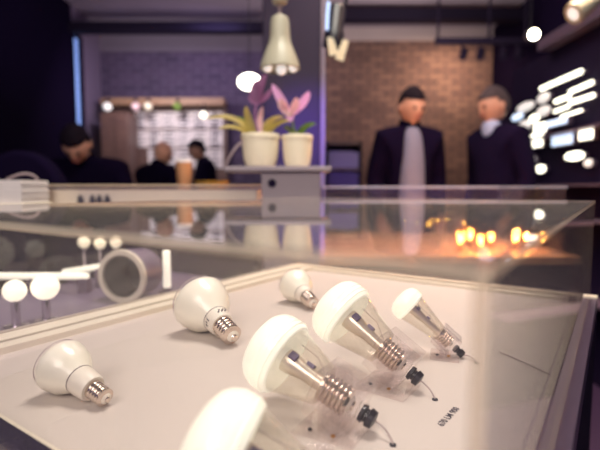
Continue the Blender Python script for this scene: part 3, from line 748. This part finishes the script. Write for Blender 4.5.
def leaf_bm(pts, wmax, th=.0022, fold=.25, tip=.15):
    """a curved strap leaf or petal with thickness"""
    pts = [Vector(p) for p in pts]; n = len(pts); bm = bmesh.new(); rows = []
    for i, p in enumerate(pts):
        d = (pts[min(i + 1, n - 1)] - pts[max(i - 1, 0)]).normalized()
        side = d.cross(Vector((0, -.75, .65))).normalized(); nrm = side.cross(d).normalized()
        t_ = i / (n - 1); w = wmax * (tip + (1 - tip) * math.sin(PI * min(1, t_ * .86 + .12)) ** .8) if i < n - 1 else wmax * .05
        rows.append([bm.verts.new(p + side * w * k + nrm * fold * w * abs(k)) for k in (-1, -.5, 0, .5, 1)])
    for a, b in zip(rows, rows[1:]):
        for k in range(4): bm.faces.new((a[k], a[k + 1], b[k + 1], b[k]))
    bmesh.ops.solidify(bm, geom=bm.faces[:], thickness=th)
    return bm
def pot(px0, px1, pyt, y, label):
    a, b = on_y(px0, pyt, y), on_y(px1, pyt, y); R_ = (b.x - a.x) / 2; cx = (a.x + b.x) / 2; h = a.z - zt_ - .0006
    r = thing('potted_plant', label, 'potted plant', at(cx, y, zt_ + .0006))
    k = R_
    obj('pot', LT([(0, 0), (0, k * .66), (.004, k * .76), (h * .25, k * .86), (h * .6, k * .93), (h * .86, k * .95), (h * .87, k * 1.0), (h * .985, k * 1.0), (h, k * .97), (h * .985, k * .92), (h * .86, k * .90), (h * .80, k * .88)], 48, cap=False), M['cream'], r, world=False)
    obj('soil', LT([(h * .78, 0), (h * .80, k * .5), (h * .79, k * .885)], 40, cap=False), M['soil'], r, world=False)
    return r, Vector((cx, y, zt_ + h * .85))
yp = PY + .065
rA, cA = pot(241, 280, 134.5, yp, 'left potted plant with long yellow-green leaves and a pink flower spike')
def pp(px, py, dy=0): return on_y(px, py, yp + dy)
def leaf(r, c, m, w, tgt, ctl, name='leaf', dy=0, **k):
    obj(name, leaf_bm(bez(c, pp(*ctl, dy * .5), pp(*tgt, dy), 12), w, **k), m, r)
leaf(rA, cA + Vector((-.012, 0, 0)), M['leaf'], .013, (206, 119), (238, 110), dy=-.03)
leaf(rA, cA + Vector((-.02, 0, 0)), M['leaf'], .012, (218, 129), (238, 122), dy=-.06)
leaf(rA, cA + Vector((.0, 0, 0)), M['leaf'], .014, (284, 117), (268, 116), dy=.03)
leaf(rA, cA + Vector((.01, 0, 0)), M['leaf'], .013, (290, 121), (276, 120), dy=-.03)
leaf(rA, cA + Vector((-.01, 0, 0)), M['leaf'], .014, (246, 106), (247, 122), dy=.02)
leaf(rA, cA + Vector((.0, 0, 0)), M['leafd'], .011, (236, 117), (243, 118), dy=.05)
leaf(rA, cA, M['petalc'], .011, (263, 106), (258, 122), 'petal', dy=.01)
obj('stem', TB(bez(cA, pp(252, 116), pp(257, 102), 10), .0035), M['petald'], rA)
for (tx, ty, kx, ky, w, m) in ((267, 74, 257, 88, .019, 'petald'), (257, 80, 253, 90, .015, 'petald'), (249, 95, 252, 102, .012, 'petald'), (273, 88, 266, 100, .014, 'petald')):
    obj('petal', leaf_bm(bez(pp(256, 104), pp(kx, ky), pp(tx, ty), 10), w, fold=.3), M[m], rA)
obj('aerial_root', TB(bez(cA + Vector((-.03, 0, .002)), pp(236, 140, -.045), pp(226, 165.2, -.03), 12), .0045), M['stemgrey'], rA)
rB, cB = pot(281.5, 313, 135.5, yp, 'right potted plant with a pale pink flower and two short green leaves')
leaf(rB, cB, M['leafd'], .014, (316, 124), (303, 124), dy=-.02)
leaf(rB, cB, M['leafd'], .010, (283, 128), (287, 124), dy=.02)
obj('stem', TB(bez(cB, pp(293, 126), pp(291, 115), 10), .004), M['leafd'], rB)
for (tx, ty, kx, ky, w, m, dy) in ((272, 84, 279, 98, .016, 'petal', 0), (309, 91, 306, 104, .018, 'petal', 0), (282, 98, 280, 108, .019, 'petalc', -.03), (296, 97, 297, 107, .015, 'petalc', -.03), (290, 122, 290, 118, .014, 'petal', -.02)):
    obj('petal', leaf_bm(bez(pp(290, 116), pp(kx, ky, dy * .5), pp(tx, ty, dy), 10), w, fold=.3), M[m], rB)

# ------------------------------------------------------------------ hanging lamps
def pend(x, y, zt_, r, rad=.003):
    obj('cord', TB([Vector((x, y, zt_)), Vector((x, y, CH - .02))], rad, 8), M['black'], r)
    obj('ceiling_cap', LT([(CH - .035, .0), (CH - .035, .03), (CH - .0005, .045), (CH - .0005, 0)], 24, Matrix.Translation((x, y, 0)), cap=False), M['black'], r)
y = 1.72; p = on_y(280, 70, y); zb = p.z; zk = lambda py: on_y(280, py, y).z - zb; rk = lambda w: w / 2 / F_PX * y
r = thing('pendant_lamp', 'cream bell-shaped pendant lamp hanging above the potted plants', 'pendant lamp', at(p.x, y, zb))
obj('shade', LT([(0, rk(36)), (.004, rk(39)), (zk(62), rk(36)), (zk(50), rk(27)), (zk(42), rk(21)), (zk(36), rk(19.5)), (zk(22), rk(18)), (zk(18), rk(16)), (zk(15.5), rk(9)), (zk(15), rk(3)),
                 (zk(17), rk(2.5)), (zk(19), rk(12)), (zk(40), rk(18)), (zk(50), rk(24)), (.006, rk(35))], 44, cap=False), M['creamlamp'], r, world=False)
obj('stem', LT([(zk(15.2), rk(3)), (zk(4), rk(3))], 16), M['stemgrey'], r, world=False)
obj('socket_cap', LT([(zk(5), 0), (zk(5), rk(6)), (zk(3), rk(14)), (zk(-4), rk(17)), (zk(-8), rk(14)), (zk(-10), 0)], 28, cap=False), M['creamlamp'], r, world=False)
pend(p.x, y, zb + zk(-9), r)
for k, px in enumerate((267, 281, 293)):
    q = on_y(px, 67 if k != 1 else 69, y - (.035 if k == 1 else .01))
    o = bmesh.new(); bmesh.ops.create_uvsphere(o, u_segments=20, v_segments=12, radius=.0165 if k != 1 else .019); o.transform(Matrix.Translation(q + Vector((0, .03, .006))))
    obj('bulb', o, M['e_soft'], r)
y = 2.9; p = on_y(249.5, 82, y)
r = thing('pendant_lamp', 'glowing white oval pendant lamp hanging left of the column', 'pendant lamp', at(p.x, y, p.z))
obj('oval_shade', LT([(.050 * math.sin(a), .072 * math.cos(a) if abs(a) < 1.57 else 0) for a in [-PI / 2 + PI * i / 14 for i in range(15)]], 32, cap=False), mat('lit_oval', (255, 252, 236), .4, emit=6, ecol=(255, 250, 232)), r, world=False)
pend(p.x, y, p.z + .044, r, .0025)
y = 3.6; p = on_y(533.5, 34.5, y)
r = thing('spot_lamp', 'round bright spot lamp under the dark ceiling above the two standing people', 'spot lamp', at(p.x, y, p.z))
obj('housing', LT([(-.01, .043), (.10, .044), (.11, .02), (.11, 0)], 24, axis_mtx(p, Vector((.2, 1, .25)))), M['black'], r)
obj('lens', LT([(-.012, 0), (-.011, .036), (-.004, .040), (0, .0)], 24, axis_mtx(p, Vector((.2, 1, .25))), cap=False), M['e_point'], r)
pend(p.x, y + .05, p.z + .03, r, .006)
# conical white lamp at the top right corner
y = 2.1; p = on_y(584, 8, y)
r = thing('pendant_lamp', 'tilted white cone lamp cut by the top right corner', 'pendant lamp', at(p.x, y, p.z))
m_ = axis_mtx(on_y(573, 14, y), Vector((.85, .1, .55)))
obj('shade', LT([(0, .030), (0, .048), (.02, .05), (.10, .034), (.15, .022), (.155, 0), (.13, .0), (.05, .035)], 32, m_, cap=False), M['creamlamp'], r)
obj('diffuser', LT([(.004, 0), (.004, .044)], 28, m_, cap=False), M['e_soft'], r)
q = on_y(590, -2, y); pend(q.x, y + .01, q.z, r, .006)
# black spotlight with pale barn doors near the column
y = 1.95
r = thing('track_spotlight', 'black ceiling spotlight with pale flaps and bluish glints right of the column', 'spotlight', at(on_y(335, 30, y).x, y, on_y(335, 62, y).z))
a, b = on_y(337, 6, y), on_y(333, 44, y)
obj('body', LT([(0, 0), (0, .030), (.01, .036), (.10, .036), (.11, .042), (.165, .042), (.165, .034), (.13, .03), (.13, 0)], 32, axis_mtx(a, b - a), cap=False), M['black'], r)
obj('blue_glint', TB([on_y(328.5, 2, y - .035), on_y(327.5, 14, y - .038), on_y(327, 30, y - .035)], .007, 10), mat('bluish_glint_glow', (190, 215, 250), .3, emit=.6, ecol=(160, 195, 255)), r)  # glowing strip added for the blue reflection on the black body
def flap(c0, c1, w, nm='flap'):
    d = (c1 - c0); s = d.cross(Vector((0, 1, 0))).normalized() * w
    bm = bmesh.new(); vs = [bm.verts.new(v) for v in (c0 - s * .7, c0 + s * .7, c1 + s, c1 - s)]; bm.faces.new(vs)
    bmesh.ops.solidify(bm, geom=bm.faces[:], thickness=.004); obj(nm, bm, M['cream'], r, smooth=False, bevel=.001)
flap(on_y(330, 37, y - .04), on_y(334, 55, y - .055), .018); flap(on_y(346, 40, y - .04), on_y(339, 60, y - .055), .018)
obj('arm', TB([a + Vector((.03, 0, .0)), a + Vector((.05, 0, .06)), a + Vector((.03, 0, .1))], .007), M['black'], r)
obj('drop_rod', TB([a + Vector((.03, 0, .09)), Vector((a.x + .03, y, CH - .0005))], .008), M['black'], r)

# suspended track with small spots in front of the brick wall
y = 5.2
pa, pb = on_y(435, 41, y), on_y(545, 38, y)
r = thing('lighting_track', 'dark suspended lighting track in front of the brick wall', 'lighting track', at((pa.x + pb.x) / 2, y, pa.z))
obj('rail', B(pa.x, pb.x, y - .03, y + .03, pa.z - .03, pa.z + .03), M['beam'], r, smooth=False)
for px in (438, 489, 525):
    q = on_y(px, 40, y); obj('hanger', TB([Vector((q.x, y, pa.z + .03)), Vector((q.x, y, CH - .0005))], .014), M['beam'], r)
for px in (462, 479, 502, 517):
    q = on_y(px, 44, y); a = Vector((q.x, y, pa.z - .031))
    l = {462: 'small dark track spot at the left end of the suspended track', 479: 'second small dark track spot from the left on the suspended track', 502: 'third small dark track spot from the left on the suspended track', 517: 'small dark track spot at the right end of the suspended track'}[px]
    s_ = thing('track_spot', l, 'spotlight', at(a.x, a.y, a.z - .16), 'spots on the suspended track')
    obj('stem', TB([a, a - Vector((0, 0, .05))], .012), M['beam'], s_)
    obj('head', LT([(0, .0), (0, .03), (.01, .042), (.12, .046), (.12, .03), (.10, 0)], 24, axis_mtx(a - Vector((-.03, -.0, .05)), Vector((-.25, -.3, -1))), cap=False), M['beam'], s_)
# ------------------------------------------------------------------ price board on the left brick wall
y = 6.42
X = lambda px: on_y(px, 120, y).x
Zp = lambda py: on_y(160, py, y).z
r = thing('price_board', 'wide board of white printed sheets under a wooden beam on the back wall', 'notice board', at(X(165), y, 0))
obj('back_panel', B(X(106), X(226), y + .03, y + .10, Zp(186), Zp(108)), M['brownwood'], r, smooth=False)
obj('top_beam', B(X(106), X(226), y - .16, y + .10, Zp(107), Zp(100)), mat('light_brown_wood', (136, 104, 80), .6, noise=.15), r, smooth=False, bevel=.004)
for px in (107, 224): obj('leg', B(X(px) - .04, X(px) + .04, y + .02, y + .10, 0, Zp(186)), M['brownwood'], r, smooth=False)
cols = [(134, 146), (147, 160), (161, 176), (177, 191), (192, 207), (208, 222)]
for i, (a, b) in enumerate(cols):
    for j, (c, d) in enumerate(((112, 128), (130, 147), (149, 168))):
        if (i, j) in ((0, 2),): continue
        bm = B(X(a), X(b), y + .018, y + .03, Zp(d), Zp(c))
        sh = obj('sheet', bm, M['paper'], r, smooth=False)
        n = 4 if (i + j) % 2 else 3
        bm = bmesh.new()
        for k in range(n):
            z1_ = Zp(c + (d - c) * (k + .35) / n); hh = .022 if (i * 3 + j) % 4 else .04
            box(bm, X(a) + .03, X(b) - .03 - .02 * (k % 2), y + .012, y + .018, z1_ - hh, z1_)
        obj('lettering', bm, M['ink'], sh, smooth=False)
for i, (px, c_, l) in enumerate(((115, 'e_soft', 'small white lamp on the left end of the wooden beam'), (142, 'petalc', 'orange and white lamp on the wooden beam above the first sheets'), (154, 'cream', 'cream lamp on the wooden beam right of the orange one'), (182, 'leafd', 'dark green lamp on the wooden beam near its middle'), (207, 'e_globe', 'bright round globe lamp at the right end of the wooden beam'))):
    q = Vector((X(px), y - .24, Zp(110 if px != 207 else 118)))
    r2 = thing('display_lamp', l, 'lamp', at(q.x, q.y, q.z - .09), 'lamps on the wooden beam')
    rr = .055 if px != 207 else .045
    obj('shade', LT([(-rr * .9, 0), (-rr * .8, rr * .55), (-rr * .3, rr * .95), (rr * .2, rr), (rr * .7, rr * .7), (rr, rr * .25), (rr * 1.05, 0)], 24, Matrix.Translation(q), cap=False), M[c_] if px != 207 else mat('lit_small_globe', (255, 250, 230), .4, emit=2, ecol=(255, 248, 226)), r2)
    obj('bracket', TB([q + Vector((0, 0, rr)), q + Vector((0, .0, rr + .05)), Vector((q.x, y - .166, max(q.z + rr + .05, Zp(106))))], .012, 8), M['beam'], r2)
# tall brown cabinet between window wall and board
r = thing('cabinet', 'tall brown wooden cabinet left of the price board', 'cabinet', at(on_y(114, 130, 6.0).x, 6.1, 0))
xa, xb = on_y(100, 130, 6.0).x, on_y(128, 130, 6.0).x
obj('body', B(xa, xb, 6.02, 6.36, 0, on_y(114, 112, 6.0).z), M['brownwood'], r, smooth=False, bevel=.004)
for k in (0, 1):
    w2 = (xb - xa) / 2
    dr = obj('door', B(xa + k * w2 + .008, xa + (k + 1) * w2 - .008, 6.0, 6.02, .1, on_y(114, 114, 6.0).z - .02), M['brownwood'], r, smooth=False, bevel=.003)
    hx = xa + w2 + (-.04 if k == 0 else .04)
    obj('handle', TB([Vector((hx, 5.985, 1.2)), Vector((hx, 5.985, 1.4))], .008, 8), M['chrome'], dr)

# shelf rack with binders behind the column
y = 4.9; xa, xb = on_y(326, 160, y).x, on_y(362, 160, y).x
za = lambda py: on_y(345, py, y).z
r = thing('shelf_rack', 'dark shelf rack with rows of lavender binders right of the column', 'shelf', at((xa + xb) / 2, y, 0))
for x in (xa, xb - .02): obj('side_panel', B(x, x + .02, y, y + .3, 0, za(141)), M['beam'], r, smooth=False)
obj('back_panel', B(xa + .02, xb - .02, y + .28, y + .3, 0, za(141)), M['beam'], r, smooth=False)
for py in (142.5, 168, 186, 208):
    obj('shelf', B(xa + .02, xb - .02, y, y + .28, za(py) - .02, za(py)), M['brownwood'], r, smooth=False)
for row, (py, hpy, nm) in enumerate(((168, 151, 'upper'), (186, 171, 'second'))):
    n = 6; wv = (xb - xa - .06) / n
    for k in range(n):
        x = xa + .03 + k * wv
        solo('binder', B(x + .002, x + wv - .004, y + .03, y + .25, za(py) + .0005, za(hpy + random.choice((0, 0, 1)))), M['binder' if row == 0 else 'binder2'],
             f'lavender binder standing in the {nm} row of the shelf rack' if row == 0 else 'violet binder standing in the second row of the shelf rack', 'binder', f'binders in the {nm} row', smooth=False)

# ------------------------------------------------------------------ things on the bar table, armchair
p = on_y(184, 175, 2.3)
r = thing('paper_cup', 'tall kraft paper cup with a white lid on the bar table', 'cup', at(p.x, 2.3, 1.1003))
h = on_y(184, 161, 2.3).z - 1.1003
obj('cup_body', LT([(0, 0), (0, .029), (.002, .030), (h - .012, .040), (h - .010, .042), (h - .008, .040), (h - .012, .037), (.004, .027), (.004, 0)], 32, cap=False), M['kraft'], r, world=False)
obj('lid', LT([(h - .008, .043), (h - .004, .043), (h + .004, .038), (h + .006, .036), (h + .003, .0)], 32, cap=False), M['paper'], r, world=False)
x = on_y(216, 180, 2.3).x
r = thing('wooden_bowl', 'small ochre wooden bowl beside the paper cup on the bar table', 'bowl', at(x - .02, 2.30, 1.1003))
obj('bowl', LT([(0, 0), (0, .05), (.005, .055), (.055, .085), (.062, .088), (.058, .080), (.012, .045), (.010, 0)], 32, cap=False), M['ochre'], r, world=False)
y = 1.98
xa, xb = on_y(-30, 170, y).x, on_y(64, 170, y).x
r = thing('armchair', 'dark high-backed rounded chair behind the leaflet stack', 'chair', at((xa + xb) / 2, y + .25, 0))
bm = bmesh.new(); cx_, zt2 = (xa + xb) / 2, on_y(18, 150, y).z
prof = []
for i in range(25):
    a = PI * i / 24; prof.append((cx_ - math.cos(a) * (xb - xa) / 2, zt2 - .30 + .30 * math.sin(a) ** .8))
fr = [bm.verts.new((x, y, z)) for x, z in prof] + [bm.verts.new((xb - .03, y + .05, .5)), bm.verts.new((xa + .03, y + .05, .5))]
f = bm.faces.new(fr); e = bmesh.ops.extrude_face_region(bm, geom=[f])
for v in e['geom']:
    if isinstance(v, bmesh.types.BMVert): v.co.y += .09
obj('backrest', bm, M['jacket2'], r, bevel=.02)
obj('seat', B(xa + .05, xb - .05, y + .09, y + .56, .44, .54), M['jacket2'], r, smooth=False, bevel=.03)
obj('pole', LT([(.05, .03), (.44, .03)], 20, Matrix.Translation((cx_, y + .32, 0))), M['chrome'], r)
for k in range(5):
    a = k * 2 * PI / 5
    obj('leg', TB([Vector((cx_, y + .32, .07)), Vector((cx_ + .3 * math.cos(a), y + .32 + .3 * math.sin(a), .02))], .018), M['black'], r)

# ------------------------------------------------------------------ lamp display wall at right
WX = 1.66
r = thing('lamp_display_wall', 'tall dark display wall at right holding many lit lamps', 'display wall', at(WX + .1, 2.5, 0))
obj('back_panel', B(WX + .04, WX + .12, 1.7, 3.75, 0, 2.05), M['plinth'], r, smooth=False)
obj('canopy', B(WX - .05, WX + .12, 1.7, 3.2, 2.05, 2.12), M['raildark'], r, smooth=False, bevel=.004)
for z in (.5, .95, 1.15, 1.47): obj('shelf', B(WX - .08, WX + .04, 1.72, 3.5, z - .012, z), M['raildark'], r, smooth=False)
def bar(p0, p1, th, label, m='e_white', name='tube_light', g='lit tube lights on the display wall'):
    th *= 1.6; a, b = on_x(p0[0] - 1.5, p0[1] + .7, WX), on_x(p1[0] + 1.5, p1[1] - .7, WX)
    r2 = thing(name, label, 'tube light', at(WX + .02, (a.y + b.y) / 2, (a.z + b.z) / 2), g)
    obj('diffuser', TB([a, b], th, 12), M[m], r2)
    c = Vector((.012, 0, 0)); obj('housing', TB([a + c, b + c], th * .8, 8), M['raildark'], r2)
    for q in (a, b): obj('bracket', TB([q + c, q + Vector((.038, 0, 0))], .006, 8), M['raildark'], r2)
bar((543, 88), (580, 72), .009, 'longest lit tube light, highest on the right display wall')
bar((557, 101), (568, 97), .008, 'short lit tube light below the longest one, nearest its left end')
bar((572, 91), (591, 83), .008, 'lit tube light just below the upper right end of the longest one')
bar((572, 102), (592, 96), .008, 'lit tube light third from the top at the right picture edge')
bar((556, 111), (567, 107), .006, 'short lit tube light in the fourth row')
bar((563, 116), (580, 111), .005, 'thin lit tube light in the lowest tube row')
def plate(px, py, wpx, hpx, label, m='e_white', rnd=False, name='panel_light'):
    wpx += 4; hpx += 4; c = on_x(px, py, WX); a = on_x(px - wpx / 2, py, WX); b = on_x(px + wpx / 2, py, WX); hy = abs(a.y - b.y) / 2
    hz = abs(on_x(px, py - hpx / 2, WX).z - on_x(px, py + hpx / 2, WX).z) / 2
    r2 = thing(name, label, 'panel light' if name == 'panel_light' else 'round light', at(WX + .02, c.y, c.z), 'lit fittings on the display wall')
    if rnd:
        q = Matrix.Translation(c) @ Matrix.Rotation(PI / 2, 4, 'Y') @ Matrix.Diagonal((hz, hy, 1, 1))
        obj('diffuser', LT([(-.012, 0), (-.010, .7), (-.004, .95), (.004, 1)], 28, q, cap=False), M[m], r2)
        obj('housing', LT([(.004, 1.04), (.03, 1.0), (.034, 0)], 28, q, cap=False), M['raildark'], r2)
        obj('bracket', TB([c + Vector((.03, 0, 0)), c + Vector((.042, 0, 0))], .01, 8), M['raildark'], r2)
    else:
        obj('diffuser', B(WX - .006, WX + .004, c.y - hy, c.y + hy, c.z - hz, c.z + hz), M[m], r2, smooth=False, bevel=.003)
        obj('housing', B(WX + .004, WX + .0395, c.y - hy - .004, c.y + hy + .004, c.z - hz - .004, c.z + hz + .004), M['raildark'], r2, smooth=False)
plate(540, 128, 7, 5, 'upper square lit panel beside the profile of the grey-haired person')
plate(534, 141, 12, 9, 'wide lit panel just below the upper square panel')
plate(562, 139, 16, 8, 'bluish lit rectangular panel light in the middle row of the display wall', 'e_blue')
plate(586, 133, 9, 9, 'square warm lit panel right of the bluish one')
plate(574, 156, 15, 5, 'lit oval light below the bluish and the square panel', 'e_white', True, 'round_light')
plate(556, 122.5, 16, 2, 'thin bluish lit bar between the tubes and the panels', 'e_blue')
plate(543, 111, 9, 6, 'dim round light left of the tube rows', 'e_soft', True, 'round_light')
plate(543, 98, 8, 6, 'dim round light just under the left end of the longest tube', 'e_soft', True, 'round_light')
plate(525, 107, 13, 5, 'dim oval light furthest left in the upper row', 'e_soft', True, 'round_light')
plate(517, 117, 7, 3, 'oval light beside the head of the grey-haired person', 'e_blue', True, 'round_light')
plate(534, 118.5, 5, 4, 'bright round light above the upper square panel', 'e_white', True, 'round_light')
plate(524, 126, 8, 7, 'dim round light left of the upper square panel', 'e_soft', True, 'round_light')
plate(540, 169, 6, 4, 'small bright round light in the lowest row', 'e_white', True, 'round_light')
plate(529, 161, 8, 10, 'dim tall oval light left of the lowest bright one', 'e_soft', True, 'round_light')
plate(588, 163, 4, 4, 'tiny dim round light right of the lit oval', 'e_soft', True, 'round_light')
p = on_y(477, 145, 2.85)
# a tall stool-height column of small lamps behind the profile person is left to the wall above

# ------------------------------------------------------------------ light
def area(name, loc, tgt, size, e, c, sy=None, spread=PI):
    l = bpy.data.lights.new(name, 'AREA'); l.energy = e; l.color = srgb(*c)[:3]; l.size = size; l.spread = spread
    if sy: l.shape = 'RECTANGLE'; l.size_y = sy
    o = bpy.data.objects.new(name, l); col.objects.link(o); o.location = loc
    o.rotation_euler = (Vector(tgt) - Vector(loc)).to_track_quat('-Z', 'Y').to_euler(); return o
area('ceiling_panel_light', (.25, 1.05, 3.2), (0, .6, .9), .8, 50, (255, 248, 232))
area('front_fill_light', (-.7, -1.4, 2.7), (0, 1.0, 1.0), 1.3, 50, (255, 246, 230))  # unseen warm fill added behind the camera to brighten the bulbs
area('wall_washer_light', (2.0, 5.95, 2.95), (1.95, 6.6, 1.6), .4, 15, (255, 218, 180), .15)
area('left_wall_fill', (-1.0, 5.4, 3.0), (-1.2, 6.6, 1.7), .5, 5, (200, 186, 250), .2)  # unseen fill added for the bluish light on the left brick
area('board_fill', (-1.7, 5.3, 2.5), (-1.8, 6.5, 1.7), .4, 16, (246, 236, 240), .2)  # unseen lamp added to brighten the price sheets
area('room_light', (.5, 3.2, 3.1), (.4, 3.6, 0), .8, 14, (255, 230, 214))
area('table_fill', (.95, 2.1, 2.9), (.85, 2.1, .9), .4, 26, (255, 220, 190), spread=1.4)  # unseen lamp added to brighten the tan table
area('ceiling_fill', (1.2, 4.2, 2.0), (1.1, 4.6, 3.3), .8, 42, (255, 236, 230))  # unseen light added to lift the dark ceiling
area('ceiling_fill_left', (-1.4, 4.2, 2.0), (-1.4, 4.7, 3.3), .8, 12, (236, 216, 246))  # same added ceiling lift for the left half
area('plant_grow_light', (.12, 2.6, 2.0), (.04, 3.5, 1.45), .15, 1.6, (140, 90, 255), spread=1.0)
w = bpy.data.worlds.new('purple_ambient'); S.world = w; w.use_nodes = True  # purple ambient added to tint the shade, entering by the open rear
w.node_tree.nodes['Background'].inputs[0].default_value = srgb(116, 90, 170); w.node_tree.nodes['Background'].inputs[1].default_value = .55

# ------------------------------------------------------------------ camera
cd = bpy.data.cameras.new('camera'); cam = bpy.data.objects.new('camera', cd); col.objects.link(cam)
cam.location = (0, 0, CZ); cam.rotation_euler = (PI / 2 - TH, 0, 0)
cd.sensor_width = 36; cd.lens = F_PX / 600 * 36; cd.clip_start = .02; cd.clip_end = 60
cd.dof.use_dof = True; cd.dof.focus_distance = .545; cd.dof.aperture_fstop = 3.3
S.camera = cam
S.view_settings.view_transform = 'Standard'; S.view_settings.look = 'None'; S.view_settings.gamma = 1; S.view_settings.exposure = .33
S.view_settings.use_curve_mapping = False
S.cycles.max_bounces = 16; S.cycles.transparent_max_bounces = 40; S.cycles.glossy_bounces = 10; S.cycles.diffuse_bounces = 4
S.cycles.use_denoising = True
S.cycles.sample_clamp_indirect = 6
